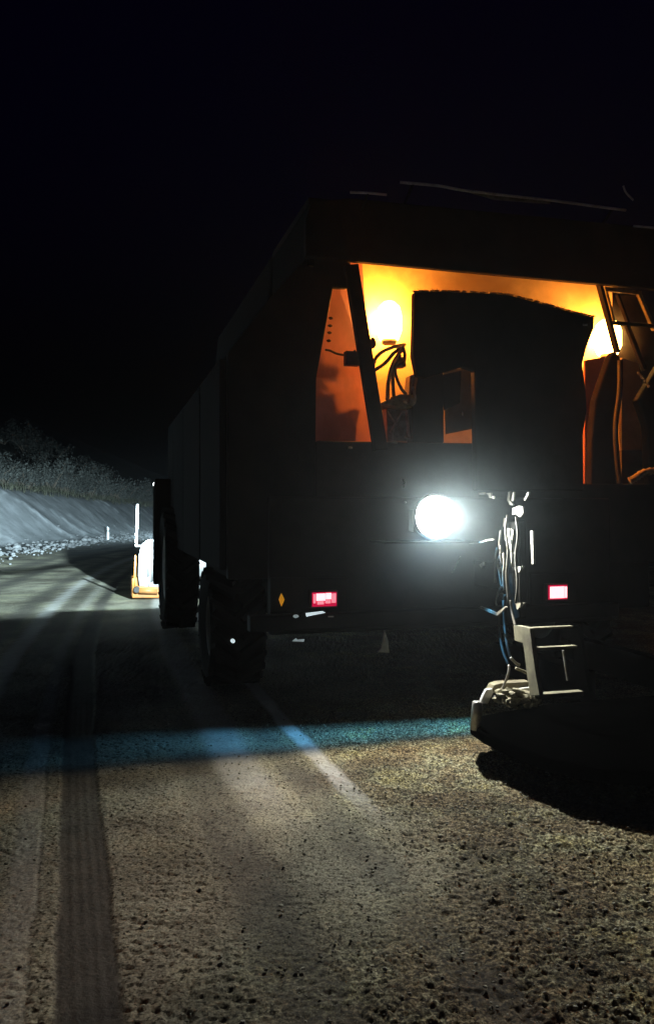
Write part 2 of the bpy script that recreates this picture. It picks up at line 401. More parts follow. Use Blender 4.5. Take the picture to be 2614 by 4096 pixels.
# stones fallen along the road edge
mb = MB(); rnd = random.Random(9)
for i in range(1500):
    y = 16+50*rnd.random()**1.3; c = rnd.gauss(0.15, 0.75)
    x, _, z = bank_point(max(c, 0), y) if c > 0 else (float(path(y))+EDGE-0.3-c, y, 0)
    r = 0.02+0.07*rnd.random()**3
    mb.blob((x, y, z+r*0.3), (r*1.3, r*1.3, r*0.8), i, 1, 0.3)
o = mb.build('rubble', 'rock'); tag(o, 'strip of small pale rubble along the foot of the bank', 'rubble', kind='stuff')
rocks = []
for i in range(26):
    y = 22+26*rnd.random(); c = rnd.uniform(-0.25, 1.0)
    x, _, z = bank_point(max(c, 0), y)
    if c < 0: x -= c
    r = rnd.uniform(0.06, 0.17)
    if not -0.46 < x/y < -0.20: continue
    m = MB().blob((0, 0, 0), (r*1.25, r*1.1, r*0.85), 500+i, 2, 0.13)
    o = m.build('boulder', 'rock'); o.location = (x, y, z+r*0.35)
    tag(o, 'pale fist to football sized stone lying at the foot of the grey bank', 'stone', 'stones along the foot of the bank')

# tall grass on top of the bank
mb = MB(); rnd = random.Random(21)
for i in range(2600):
    y = 20+55*rnd.random(); crest = 3.15-0.026*min(max(y-25, -10), 45); c = crest/0.72 + 0.3 + abs(rnd.gauss(0, 2.2))
    x, _, z = bank_point(c, y)
    for k in range(3):
        h = rnd.uniform(0.12, 0.42); a = rnd.random()*6.28; l = rnd.uniform(0.05, 0.3)
        px, py = x+rnd.uniform(-.15,.15), y+rnd.uniform(-.15,.15); wd = 0.02
        mb.add([(px-wd*math.cos(a), py-wd*math.sin(a), z-.05), (px+wd*math.cos(a), py+wd*math.sin(a), z-.05), (px+l*math.sin(a), py-l*math.cos(a), z+h)], [(0,1,2)])
o = mb.build('tall_grass', 'grass'); tag(o, 'dim dry tall grass growing on top of the bank', 'grass', kind='stuff')

# shrubs on the hillside
def shrub_meshes(seed):
    rnd = random.Random(seed); cr = MB(); st = MB(); tips = []
    for k in range(9):
        a = rnd.random()*6.28; l = rnd.uniform(0.5, 1.15); e = rnd.uniform(0.5, 1.25)
        tip = Vector((math.cos(a)*math.cos(e)*l, math.sin(a)*math.cos(e)*l, math.sin(e)*l*1.15))
        mid = tip*0.5+Vector((rnd.uniform(-.08,.08), rnd.uniform(-.08,.08), 0.08))
        st.tube([(0,0,-0.1), mid, tip], [0.035, 0.02, 0.006], 5); tips += [tip, mid*1.3, (tip+mid)/2]
    for t in tips:
        cs = rnd.uniform(0.16, 0.34)
        for j in range(52):
            c = t+Vector((rnd.gauss(0,cs*.6), rnd.gauss(0,cs*.6), rnd.gauss(0,cs*.5)))
            if c.z < 0.02: continue
            n = Vector((rnd.gauss(0,1), rnd.gauss(0,1), rnd.gauss(0,1)+.6)).normalized()
            u = n.orthogonal().normalized(); v = n.cross(u); L = rnd.uniform(0.035, 0.075); W = L*0.45
            cr.add([c-u*L, c+v*W, c+u*L, c-v*W], [(0,1,2,3)])
    return cr, st
protos = []
for k in range(4):
    cr, st = shrub_meshes(100+k)
    protos.append((cr, st))
pm = []
for cr, st in protos:
    a = cr.build('crown', 'leaf'); b = st.build('trunk', 'bark'); pm.append((a, b))
rnd = random.Random(33); shr = []
for i in range(120):
    y = 19+66*rnd.random()**1.1; crest = 3.15-0.026*min(max(y-25,-10),45); c = crest/0.72+0.9+(17*rnd.random()**1.2 if i%3 else 1.2*rnd.random())
    x, _, z = bank_point(c, y); sc = rnd.uniform(0.7, 1.4)*(1+0.035*c)
    if not -0.48 < x/y < -0.20: continue        # outside the frame or hidden by the machine
    e = empty('shrub', (x, y, z-0.05), rnd.random()*6.28); e.scale = (sc, sc, sc*rnd.uniform(.8,1.2))
    if i % 3: tag(e, 'leafy shrub dimly lit higher up the dark hillside behind the bank edge', 'shrub', 'shrubs on the hillside')
    else: tag(e, 'low leafy shrub standing right at the top edge of the grey bank', 'shrub', 'shrubs along the bank edge')
    for src in pm[i % 4]:
        q = src.copy(); COL.objects.link(q); q.parent = e
for a, b in pm:
    bpy.data.objects.remove(a); bpy.data.objects.remove(b)

# white marker posts beside the road
def marker_post(loc, label):
    e = empty('marker_post', loc); tag(e, label, 'marker post', 'white marker posts beside the road')
    MB().prism([(-.06,-.05),(.06,-.05),(.055,.62),(-.045,.70)], -.03, .03).build('post', 'post_white', e)
    MB().prism([(-.058,.40),(.058,.40),(.058,.50),(-.058,.50)], -.034, .034).build('dark_band', 'header_dark', e)
    MB().box(-.025,.025,-.042,-.035,.41,.49).build('reflector', 'reflex_white', e)
x, y, z = bank_point(0.75, 29.5); marker_post((x-0.2, y, z), 'white marker post at the left edge of the picture below the bank')
x, y, z = bank_point(0.2, 42); marker_post((x+.2, y, z), 'white marker post farther along, next to the harvester header pole')

# ------------------------------------------------------------------ combine harvester, seen from behind
TH = R(16.0); CX, CY = 0.9, 6.44
uh = Vector((math.cos(TH), math.sin(TH))); vh = Vector((-math.sin(TH), math.cos(TH)))
root = empty('combine_harvester', (CX, CY, 0), TH)
tag(root, 'tall dark combine harvester seen from behind with amber lit engine bay and work lamp', 'harvester')
def L(px, py, v=0.0):                  # point of the machine (right, forward, up) at forward distance v from its tail
    a = (px-1307)/F; r = Vector((a, 1.0)); c = Vector((CX, CY))
    t = (v+c.dot(vh))/r.dot(vh)
    return (t*r.dot(uh)-c.dot(uh), v, CAM_H-(py-2047)/F*t)
def LU(px, py, u):                     # the same on the plane at a given distance right of the centre line
    a = (px-1307)/F; r = Vector((a, 1.0)); c = Vector((CX, CY)); t = (u+c.dot(uh))/r.dot(uh)
    return (u, t*r.dot(vh)-c.dot(vh), CAM_H-(py-2047)/F*t)
def UW(pts, v): return [(q[0], q[2]) for q in (L(x, y, v) for x, y in pts)]

# --- main body
MB().prism([(-1.72,1.0),(-1.72,2.72),(-1.42,3.15),(-1.15,3.45),(-1.1,3.98),(2.15,3.98),(2.3,3.45),(2.35,1.0)], 1.32, 5.0).build('body_shell', 'side_paint', root, bevel=0.04)
for k, (a, b) in enumerate(((0.02,1.28),(1.36,2.86),(2.9,4.2),(4.24,5.0))):
    MB().prismx([(a,1.05),(b,1.05),(b,2.68),(a,2.68)], -1.79, -1.735).build('side_panel', 'side_paint', root, bevel=0.015)
    MB().prismx([(a,1.05),(b,1.05),(b,2.68),(a,2.68)], 2.37, 2.43).build('side_panel', 'side_paint', root, bevel=0.015)
MB().prism([(-1.05,3.99),(-.85,4.25),(1.9,4.25),(2.1,3.99)], 2.2, 4.6).build('grain_tank_cover', 'side_paint', root, bevel=0.03)
# --- rear frame round the open engine bay
MB().prism([(-1.73,.98),(L(1262,1772)[0],.98)]+UW([(1262,1772),(1265,1510),(1332,1148),(1392,1150),(1402,1062),(1402,1000)],0)+[(-1.12,3.5),(-1.4,3.17),(-1.73,2.72)], 0.0, 0.07).build('rear_frame', 'black_paint', root, bevel=0.01)
MB().box(-1.73,-1.66,.08,1.31,1.0,2.72).build('bay_side', 'side_paint', root)
MB().prism(UW([(1268,1762),(1900,1772),(1900,1935),(2720,1935),(2720,2250),(1262,2250),(1262,1772)],0), 0.0, 0.09).build('rear_panel', 'black_paint', root, bevel=0.01)
# raised tail hood across the top
tl, tr = L(1400,790,-0.12), L(2490,850,-0.12); bl, br = L(1402,1040,-0.12), L(2700,1165,-0.12); el = L(1222,900,-0.12)[0]
MB().prism([(bl[0]-.02,bl[2]),(2.5,bl[2]),(2.5,tl[2]-.02),(1.95,tl[2]+.05),(tl[0],tl[2]),(el+.05,tl[2]-.06),(el,tl[2]-.2),(el,bl[2])], -0.12, -0.05).build('tail_hood', 'hood_paint', root, bevel=0.012)
MB().box(-1.1,2.45,-0.045,1.31,3.915,3.975).build('roof_block', 'hood_paint', root)
MB().box(-1.1,-1.055,-0.045,1.31,3.44,3.91).build('roof_side', 'side_paint', root)
# --- bay lining
WV = 0.95
MB().prism([(-1.64,1.25),(2.4,1.25),(2.4,3.91),(-1.06,3.91),(-1.10,3.42),(-1.36,3.10),(-1.64,2.70)],WV,WV+.05).build('bay_back_wall', 'lining', root)
MB().prism([(-1.73,2.725),(-1.4,3.175),(-1.12,3.505),(-1.12,3.44),(-1.36,3.14),(-1.66,2.725)], .075, 1.315).build('bay_shoulder', 'side_paint', root)
MB().box(-1.65,2.36,.095,WV-.005,1.28,1.33).build('bay_floor', 'black_paint', root)
# left inner lining: a sheet running back from the frame, upper and lower piece with a lap seam
def sheet(name, p, m, th=0.012):
    a, b, c, d = [Vector(q) for q in p]; n = (b-a).cross(d-a).normalized()*th
    return MB().add([a,b,c,d,a+n,b+n,c+n,d+n], [(0,1,2,3),(7,6,5,4),(0,4,5,1),(1,5,6,2),(2,6,7,3),(3,7,4,0)]).build(name, m, root)
sheet('lining_sheet', [L(1240,1790,.10),L(1500,1790,.62),L(1470,1505,.62),L(1240,1512,.10)], 'red_lining')
sheet('lining_sheet', [L(1240,1520,.13),L(1480,1508,.66),L(1440,1020,.66),L(1300,1020,.13)], 'red_lining')
for y in (1272,1302,1330,1362):
    q = L(1322-(y-1272)*.09, y, .16)
    MB().obox((q[0], q[1]-.0, q[2]), (.022,.03,.012), (0,0.3,0.5)).build('rivet', 'hose', root)
# grab cable across the lining
MB().tube(curve_pts([L(1300,1398,.12), L(1320,1402,.1), L(1350,1415,.09), L(1400,1420,.08), L(1420,1400,.07)]), 0.009).build('cable', 'hose', root)
# --- struts
def bar(name, a, b, w, d, m, parent=root, bev=0.006):
    a, b = Vector(a), Vector(b); t = (b-a).normalized(); n = Vector((0,1,0)); s = t.cross(n).normalized()*w/2; n = n*d/2
    v = [a-s-n,a+s-n,a+s+n,a-s+n,b-s-n,b+s-n,b+s+n,b-s+n]
    return MB().add(v, [(0,1,2,3),(7,6,5,4),(0,4,5,1),(1,5,6,2),(2,6,7,3),(3,7,4,0)]).build(name, m, parent, bevel=bev)
bar('strut', L(1402,1060,-.04), L(1520,1800,-.04), .115, .06, 'black_paint')
bar('strut', L(2390,1120,-.04), L(2466,1410,-.04), .032, .06, 'black_paint')
MB().box(*sum([[L(1395,1430,-.03)[0]-.02, L(1440,1430,-.03)[0]],[ -.02,.05],[L(1400,1460,0)[2],L(1400,1405,0)[2]]],[])).build('cable_clip', 'hose', root)
MB().blob(L(1490,1372,.25), (.03,.03,.05), 3, 2, .1).build('knob', 'hose', root, True)
# --- straw hood (dark box standing in the bay)
hood = [(1658,1166),(1760,1163),(1960,1172),(2040,1180),(2110,1198),(2200,1222),(2290,1248),(2376,1266),(2374,1312),(2345,1390),(2328,1455),(2342,1560),(2346,1640),(2330,1740),(2334,1962),(1904,1962),(1897,1480),(1850,1466),(1700,1512),(1668,1500),(1652,1420)]
MB().prism(UW(hood, -.10), -0.10, -0.02).build('straw_hood', 'black_paint', root, bevel=0.012)
rnd = random.Random(4); mb = MB()
tops = [(1658,1166),(1760,1163),(1960,1172),(2040,1180),(2110,1198),(2200,1222),(2290,1248),(2376,1266)]
for i in range(260):
    k = rnd.random()*(len(tops)-1); j = int(k); f = k-j
    px = tops[j][0]*(1-f)+tops[j+1][0]*f; py = tops[j][1]*(1-f)+tops[j+1][1]*f
    q = Vector(L(px, py-1, rnd.uniform(-.09,-.03)))
    if rnd.random() < .2:
        a = rnd.random()*6.28; l = rnd.uniform(.015,.05); d = Vector((math.cos(a)*.5, math.sin(a)*.3, rnd.uniform(.1,.8)))*l
        mb.tube([q, q+d], .0022, 3)
    else:
        r = rnd.uniform(.006,.014); mb.blob(q, (r*1.8, r*1.5, r*.7), i, 1, .3)
o = mb.build('chaff', 'mud', root); o['kind'] = 'stuff'; o['label'] = 'crust of chaff and mud on the top edge of the hood'
MB().tube([L(2330,1298,-.115), L(2346,1298,-.115)], .008).build('bolt', 'bright_steel', root)
# brown panel below the hood
MB().prism(UW([(1772,1478),(1896,1472),(1900,1712),(1780,1736)],.30), .30, .33).build('hood_panel', 'brown_panel', root)
MB().prism(UW([(1760,1500),(1845,1480),(1838,1610),(1775,1640)],.26), .26, .275).build('cover_plate', 'black_paint', root, bevel=0.01)
MB().blob(L(1880,1542,.29), (.014,.006,.018), 8, 2, .2).build('bolt', 'hose', root)
MB().blob(L(1848,1655,.29), (.008,.006,.018), 9, 2, .2).build('bolt', 'bright_steel', root)
# --- hoses and valve block beside the left beacon
hz = [
 ([(1618,1378),(1580,1385),(1530,1405),(1500,1435),(1490,1480),(1495,1520)], .32, .016),
 ([(1612,1382),(1575,1410),(1540,1450),(1500,1478),(1470,1500)], .36, .016),
 ([(1615,1390),(1590,1420),(1565,1470),(1552,1530),(1548,1600)], .30, .018),
 ([(1608,1395),(1580,1440),(1570,1500),(1572,1560),(1576,1605)], .34, .016),
 ([(1600,1420),(1580,1470),(1585,1510),(1605,1555),(1622,1575)], .28, .014),
 ([(1610,1385),(1618,1420),(1612,1450),(1590,1460)], .26, .015),
]
for k, (pts, v, r) in enumerate(hz):
    MB().tube(curve_pts([L(x, y, v-0.06*abs(math.sin(i*1.3+k))) for i, (x, y) in enumerate(pts)]), r, 8).build('hose', 'dusty_hose' if k in (2, 0) else 'hose', root, True)
MB().prism(UW([(1588,1430),(1622,1424),(1624,1466),(1590,1468)],.34), .34, .44).build('valve_block', 'hose', root, bevel=.006)
MB().prism(UW([(1640,1500),(1668,1490),(1672,1590),(1632,1598)],.30), .30, .42).build('valve_block', 'steel', root, bevel=.006)
MB().prism(UW([(1525,1610),(1600,1575),(1720,1585),(1722,1610),(1700,1632),(1600,1630)],.22), .22, .5).build('bracket', 'mud', root, bevel=.005)
MB().prism(UW([(1545,1630),(1690,1632),(1690,1765),(1548,1765)],.36), .36, .48).build('gearbox', 'steel', root, bevel=.01)
MB().prism(UW([(1672,1500),(1700,1470),(1772,1470),(1775,1770),(1650,1770),(1648,1630)],.20), .20, .34).build('gearbox_cover', 'black_paint', root, bevel=.01)
for a, b in (((1548,1640),(1588,1700)),((1606,1650),(1560,1730)),((1575,1700),(1570,1760)),((1625,1640),(1635,1755)),((1650,1545),(1660,1600))):
    MB().tube([L(*a,.18), L(*b,.18)], .012, 7).build('linkage_rod', 'steel', root)
for i in range(10):
    q = L(rnd.uniform(1550,1720), rnd.uniform(1580,1610), rnd.uniform(.15,.3)); r = rnd.uniform(.012,.03)
    MB().blob(q, (r*1.4,r,r), 40+i, 1, .3).build('mud_clod', 'mud', root)
for px, py, w in ((1575,1768,.05),(1625,1748,.035),(1400,1790,.03)):
    q = L(px,py,-.03); MB().obox(q, (w,.03,.014), (0,.1,0)).build('latch', 'steel', root, bevel=.003)
# --- right side of the bay
MB().prism(UW([(2338,1440),(2420,1425),(2400,1600),(2352,1960),(2336,1960)],.5), .5, .53).build('bay_panel', 'red_lining', root)
c = [(2458,1400),(2478,1425),(2490,1470),(2476,1600),(2462,1760),(2470,1960),(2362,1960),(2366,1760),(2380,1600),(2410,1510),(2440,1425)]
MB().prism(UW(c,.12), .12, .22).build('guard_panel', 'hood_paint', root, bevel=.02)
MB().tube(curve_pts([L(2478,1440,.05),L(2476,1560,.04),L(2460,1700,.04),L(2464,1820,.04),L(2476,1940,.04)]), .024).build('hose', 'hose', root, True)
MB().prism(UW([(2484,1430),(2550,1450),(2582,1640),(2578,1800),(2484,1800)],.45), .45, .5).build('bay_panel', 'lining', root)
MB().prism(UW([(2484,1800),(2585,1800),(2585,1935),(2484,1935)],.40), .40, .44).build('bay_panel', 'brown_panel', root)
MB().prism(UW([(2550,1600),(2660,1420),(2760,1420),(2760,1960),(2600,1960),(2585,1700)],.0), .0, .1).build('right_post', 'black_paint', root, bevel=.02)
# muddy guard frame with its window
fr = empty('guard_frame', (0,0,0), 0, root)
for a, b, w, m in (((2412,1155),(2560,1172),.035,'mud'),((2418,1155),(2452,1290),.022,'mud'),((2550,1172),(2614,1320),.035,'mud'),((2440,1290),(2700,1312),.03,'black_paint'),((2466,1176),(2508,1290),.022,'black_paint'),((2505,1300),(2575,1480),.04,'black_paint')):
    bar('frame_bar', L(*a,.02), L(*b,.02), w, .04, m, fr)
MB().prism(UW([(2470,1178),(2548,1182),(2592,1290),(2516,1288)],.09), .09, .1).build('frame_window', 'brown_panel', fr)
q = curve_pts([L(2515,1922,-.12),L(2540,1910,-.14),L(2575,1888,-.14),L(2640,1880,-.12)])
MB().tube(q, [.03+.006*math.sin(i*2.1) for i in range(len(q))], 9).build('lagged_hose', 'dusty_hose', root, True)
rnd = random.Random(14)
for k in range(7):
    q = L(2550+k*7, 1490+k*9, -.03); MB().blob(q, (.012,.012,.016), 70+k, 1, .2).build('chain_link', 'steel', root)
# --- amber beacons
def beacon(px, py, v, power, k=1.0, off=.150):
    q = Vector(L(px, py, v))
    e = empty('beacon', q, 0, root)
    MB().lathe([(-.22,.0),(-.22,.06),(-.20,.07),(-.18,.07),(-.18,0)], (0,0,0), 'z', 20).build('beacon_base', 'lining', e)
    MB().lathe([(-.18,.085*k),(-.10,.115*k),(.05,.115*k),(.12,.095*k),(.165,.05*k),(.175,0)], (0,0,0), 'z', 20).build('beacon_dome', 'beacon_dome', e, True)  # dome enlarged to take in the beacon's bloom
    ld = bpy.data.lights.new('beacon_light', 'POINT'); ld.energy = power; ld.color = (1.0, 0.25, 0.016); ld.shadow_soft_size = .10
    lo = bpy.data.objects.new('beacon_light', ld); COL.objects.link(lo); lo.parent = root; lo.location = q+Vector((0,off,.03))
beacon(1555, 1280, .72, P_BEACON)
beacon(2428, 1345, .72, P_BEACON_R, 1.15, .15)
# --- tail lights, reflectors, small fittings of the tail
def tail_light(x0, x1, y0, y1, hot):
    a = L(x0, y1, -.15); b = L(x1, y0, -.15); cx, cz = (a[0]+b[0])/2, (a[2]+b[2])/2; w, h = b[0]-a[0], b[2]-a[2]
    e = empty('tail_light', (cx, -.185, cz), 0, root)
    MB().box(-w/2-.012,w/2+.012,0,.05,-h/2-.012,h/2+.012).build('housing', 'hose', e, bevel=.006)
    if hot:
        MB().box(-w/2,w/2,-.012,-.001,-h/2,h/2).build('lens', 'tail_rim', e, bevel=.006)
        MB().box(-w/2+.012,w/2*.62,-.018,-.013,-h/2+.012,h/2-.012).build('lamp_chamber', 'tail_hot', e)
        MB().box(w/2*.70,w/2-.010,-.018,-.013,-h/2+.014,h/2-.014).build('lamp_chamber', 'tail_hot', e)
    else:
        MB().box(-w/2,w/2,-.012,-.001,-h/2,h/2).build('lens', 'tail_rim', e, bevel=.006)
        MB().box(-w/2+.008,-w/2+.026,-.018,-.013,-h/2*.5,h/2-.012).build('lamp_chamber', 'tail_dim', e)
        rr = random.Random(2)
        for (i0,i1,j0,j1,m) in ((.16,.52,.42,.92,'tail_hot'),(.54,.76,.50,.94,'tail_hot'),(.78,.95,.25,.9,'tail_dim'),(.20,.46,.16,.38,'tail_dim'),(.52,.74,.22,.44,'tail_dim')):
            MB().box(-w/2+i0*w,-w/2+i1*w,-.018,-.013,-h/2+j0*h,-h/2+j1*h).build('lamp_chamber', m, e)
tail_light(1242,1340,2364,2424,False)
tail_light(2180,2256,2336,2396,True)
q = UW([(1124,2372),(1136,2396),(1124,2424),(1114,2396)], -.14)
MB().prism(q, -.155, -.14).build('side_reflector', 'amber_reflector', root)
MB().prism(UW([(1080,2310),(1390,2310),(1390,2450),(1080,2450)],-.13), -.135, -.105).build('light_board', 'black_paint', root, bevel=.01)
MB().prism(UW([(2120,2290),(2300,2290),(2300,2420),(2120,2420)],-.13), -.135, -.105).build('light_board', 'black_paint', root, bevel=.01)
MB().prism(UW([(1222,2452),(1290,2444),(1302,2450),(1240,2462),(1226,2466)],-.3), -.30, -.29).build('glow_scrap', 'glint_glow', root)  # reflective scraps below the tail light, given their own glow
MB().blob(L(1183,2464,-.3), (.022,.01,.014), 3, 2, .1).build('glow_scrap', 'glint_dim', root)
MB().prism(UW([(1168,2564),(1184,2552),(1190,2558),(1218,2556),(1214,2566)],-.3), -.30, -.29).build('glow_scrap', 'glint_dim', root)
MB().prism(UW([(1312,2463),(1334,2463),(1334,2468),(1312,2468)],-.3), -.30, -.295).build('reflective_strip', 'steel', root)
MB().lathe([(-.012,0),(-.012,.009),(0,.015),(.03,.015)], L(932,2564,-.25), 'y', 16).build('glow_spot', 'glint_glow', root, True)  # round glint near the hub, made to glow
MB().prism(UW([(1534,2520),(1548,2560),(1552,2608),(1504,2606),(1520,2590)],-.5), -.52, -.5).build('fin_plate', 'steel', root, bevel=.002)
for x, y in ((1612,1918),(1616,1932),(1612,1946),(1620,2008)):
    MB().blob(L(x,y,-.1), (.010,.01,.010), x+y, 2, .05).build('bolt', 'bright_steel', root)
MB().box(*sum([[L(1430,2030,-.06)[0],L(1482,2030,-.06)[0]],[-.07,-.05],[L(1430,2030,-.06)[2]-.006,L(1430,2030,-.06)[2]+.006]],[])).build('edge_trim', 'steel', root)
# lower tail: chassis, apron and bumper step
MB().box(-1.3,2.2,.12,4.8,.62,1.06).build('chassis', 'side_paint', root, bevel=.02)
MB().box(-1.42,1.62,-.10,.0,.55,1.62).build('tail_apron', 'black_paint', root, bevel=.02)
MB().box(-1.6,1.6,-.24,-.11,.60,.72).build('bumper_step', 'black_paint', root, bevel=.01)
# --- work lamp
wl_c = Vector(L(1738,2066,-.50))
wlp = empty('work_lamp', wl_c, 0, root)
MB().lathe([(.0,.165),(.06,.16),(.12,.10),(.14,0)], (0,0,0), 'y', 32).build('housing', 'hose', wlp, True)
MB().lathe([(-.012,0),(-.011,.05),(-.008,.10),(-.004,.14),(.0,.158)], (0,0,0), 'y', 32).build('lens', 'work_lens', wlp, True)  # lens enlarged to stand for the lamp's bloom
MB().lathe([(.02,.160),(-.028,.166),(-.030,.176),(.02,.178)], (0,0,0), 'y', 40).build('bezel', 'hose', wlp, True)
bar('bracket', (0,.12,-.02), (0,.42,-.05), .05, .05, 'black_paint', wlp)
MB().box(-.05,.05,.30,.42,-.12,.06).build('bracket_foot', 'black_paint', wlp, bevel=.008)
LIPZ = -.185  # lip and plate added under the lamp to cut its beam
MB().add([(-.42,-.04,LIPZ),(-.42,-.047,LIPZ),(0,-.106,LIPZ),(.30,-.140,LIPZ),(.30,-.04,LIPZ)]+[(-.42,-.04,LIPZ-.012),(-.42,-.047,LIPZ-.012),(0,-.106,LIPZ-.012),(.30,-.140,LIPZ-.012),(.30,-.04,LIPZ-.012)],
 [(0,1,2,3,4),(9,8,7,6,5)]+[(i,i+5,(i+1)%5+5,(i+1)%5) for i in range(5)]).build('beam_cut_lip', 'lip_black', wlp)
MB().box(-.42,.30,-.038,.30,LIPZ-.012,LIPZ).build('beam_cut_plate', 'lip_black', wlp)
def spot(name, loc, direction, power, size, radius, blend=0.3, col=(1,1,1), parent=root):
    ld = bpy.data.lights.new(name, 'SPOT'); ld.energy = power; ld.spot_size = size; ld.spot_blend = blend
    ld.shadow_soft_size = radius; ld.color = col
    lo = bpy.data.objects.new(name, ld); COL.objects.link(lo); lo.parent = parent; lo.location = loc
    lo.rotation_euler = Vector(direction).to_track_quat('-Z', 'Y').to_euler()
    return lo
wsp = spot('work_lamp_light', wl_c+Vector((0,-.078,0)), (-.10,-1,-.55), P_WORK, R(170), .02, .35, (1.0,1.0,1.0))
ld = wsp.data; ld.use_nodes = True
nt = ld.node_tree; em = nt.nodes['Emission']
tcn = nt.nodes.new('ShaderNodeTexCoord')
Rm = wsp.rotation_euler.to_matrix().transposed()
def vdot(vec):
    n = nt.nodes.new('ShaderNodeVectorMath'); n.operation = 'DOT_PRODUCT'; nt.links.new(tcn.outputs['Normal'], n.inputs[0]); n.inputs[1].default_value = Rm @ Vector(vec); return n.outputs['Value']
mth = nt.nodes.new('ShaderNodeMath'); mth.operation = 'ARCTAN2'
nt.links.new(vdot((0,-1,0)), mth.inputs[0]); nt.links.new(vdot((0,0,-1)), mth.inputs[1])   # angle behind straight down
rpn = nt.nodes.new('ShaderNodeValToRGB'); e = rpn.color_ramp.elements                  # lens colour fringe at the lower cut-off
for _ in range(3): e.new(.5)
for k, (p_, c_) in enumerate(((.10,(.09,.34,.66)),(.25,(.11,.38,.70)),(.35,(.10,.17,.26)),(.46,(.85,.80,.68)),(.60,(.97,1,.96)))):
    e[k].position = p_; e[k].color = (*c_, 1)
nt.links.new(mth.outputs[0], rpn.inputs['Fac']); nt.links.new(rpn.outputs['Color'], em.inputs['Color'])
lat = nt.nodes.new('ShaderNodeMapRange'); lat.inputs[1].default_value = .62; lat.inputs[2].default_value = .92; lat.inputs[3].default_value = 1.0; lat.inputs[4].default_value = .12
nt.links.new(vdot((-1,0,0)), lat.inputs[0]); nt.links.new(lat.outputs[0], em.inputs['Strength'])
# --- fittings beside the lamp
def fit_tube(name, pts, v, r, m='bright_steel'):
    uu = .10 if pts[0][0] < 1960 else .22
    return MB().tube(curve_pts([LU(x, y, uu) for x, y in pts], 12), r, 7).build(name, m, root, True)
FV = -.46
fit_tube('pipe', [(1986,2190),(1978,2240),(1980,2330)], FV, .008, 'fitting_metal')
fit_tube('pipe', [(1998,2180),(2000,2210),(1988,2250),(1996,2300),(2004,2345)], FV-.02, .007, 'fitting_metal')
fit_tube('pipe', [(2012,2210),(2014,2260),(2010,2300),(2014,2360)], FV, .008, 'fitting_metal')
fit_tube('pipe', [(2010,2335),(1992,2365),(1982,2400),(1984,2420)], FV, .007, 'fitting_metal')
fit_tube('pipe', [(1876,2170),(1920,2168),(1950,2160),(1975,2157)], FV, .006, 'fitting_metal')
fit_tube('cable', [(1840,2225),(1822,2260),(1806,2290)], FV, .004, 'fitting_metal')
for pts in ([(2040,2400),(2046,2450),(2060,2506)], [(2012,2400),(2016,2500),(2026,2580),(2040,2632)], [(1998,2440),(1996,2520),(2008,2600),(2032,2660)], [(2028,2060),(2020,2120),(2030,2200),(2024,2300),(2032,2420)], [(2062,2066),(2070,2140),(2060,2230),(2068,2330),(2060,2412)], [(2002,2120),(1996,2180),(2004,2260)]):
    MB().tube(curve_pts([LU(x, y, .22-.05*(i > 1 and y > 2480)) for i, (x, y) in enumerate(pts)], 14), .010, 7).build('hose', 'fitting_hose', root, True)
for poly, v, m in (([(2014,2116),(2040,2112),(2052,2122),(2046,2160),(2044,2268),(2038,2200),(2026,2160),(2016,2160)], FV, 'fitting_metal'),
                   ([(2012,2070),(2018,2072),(2018,2104),(2010,2106)], FV, 'fitting_metal'),
                   ([(2048,2032),(2072,2022),(2088,2026),(2090,2050),(2078,2068),(2060,2054),(2046,2058)], FV-.02, 'fitting_metal'),
                   ([(2030,1968),(2038,1964),(2036,2000),(2050,2020),(2036,2018),(2026,2000)], FV, 'fitting_metal'),
                   ([(2048,1970),(2054,1966),(2052,1998),(2042,2006)], FV, 'fitting_metal'),
                   ([(2106,1970),(2112,1966),(2108,1986),(2096,2002),(2094,1996)], FV, 'fitting_metal'),
                   ([(1912,1970),(1934,1968),(1936,1976),(1914,1978)], FV, 'fitting_metal'),
                   ([(1942,1972),(1960,1970),(1962,1992),(1954,1990),(1950,1978)], FV, 'fitting_metal'),
                   ([(2118,2122),(2128,2122),(2132,2254),(2124,2256)], FV+.05, 'fitting_metal'),
                   ([(2056,2268),(2090,2262),(2080,2280),(2064,2298),(2060,2284),(2070,2276),(2056,2280)], FV, 'fitting_metal'),
                   ([(2058,2412),(2098,2408),(2080,2424),(2066,2438)], FV, 'fitting_metal'),
                   ([(1990,2270),(2006,2262),(2012,2266),(2026,2268),(2012,2276),(2008,2288),(1996,2284)], FV-.03, 'fitting_metal'),
                   ([(1990,2380),(2002,2370),(2008,2378),(2022,2376),(2012,2386),(2010,2396),(2000,2390)], FV-.03, 'fitting_metal'),
                   ([(1912,2430),(1920,2424),(1984,2450),(2018,2424),(2022,2428),(1986,2462)], FV-.1, 'fitting_metal'),
                   ([(1914,2258),(1930,2246),(1932,2260),(1924,2274)], FV, 'fitting_metal'),
                   ([(2046,2208),(2058,2208),(2058,2213),(2046,2213)], FV, 'fitting_metal')):
    uu = .10 if poly[0][0] < 1985 else .25+(v-FV)*.2
    MB().prismx([LU(x,y,uu)[1:] for x,y in poly][::-1], uu, uu+.014).build('fitting', m, root)
MB().blob(LU(1973,1988,.10), (.012,.012,.012), 5, 2, .05).build('bolt', 'fitting_metal', root)
# dark carrier frame the fittings hang on
MB().prismx([LU(x,y,.29)[1:] for x,y in [(2022,2090),(2072,2080),(2078,2470),(2030,2490),(2020,2470)]][::-1], .29, .35).build('carrier_post', 'carrier_paint', root, bevel=.01)
MB().box(.30,.34,-.75,-.105,.9,1.1).build('carrier_arm', 'black_paint', root)
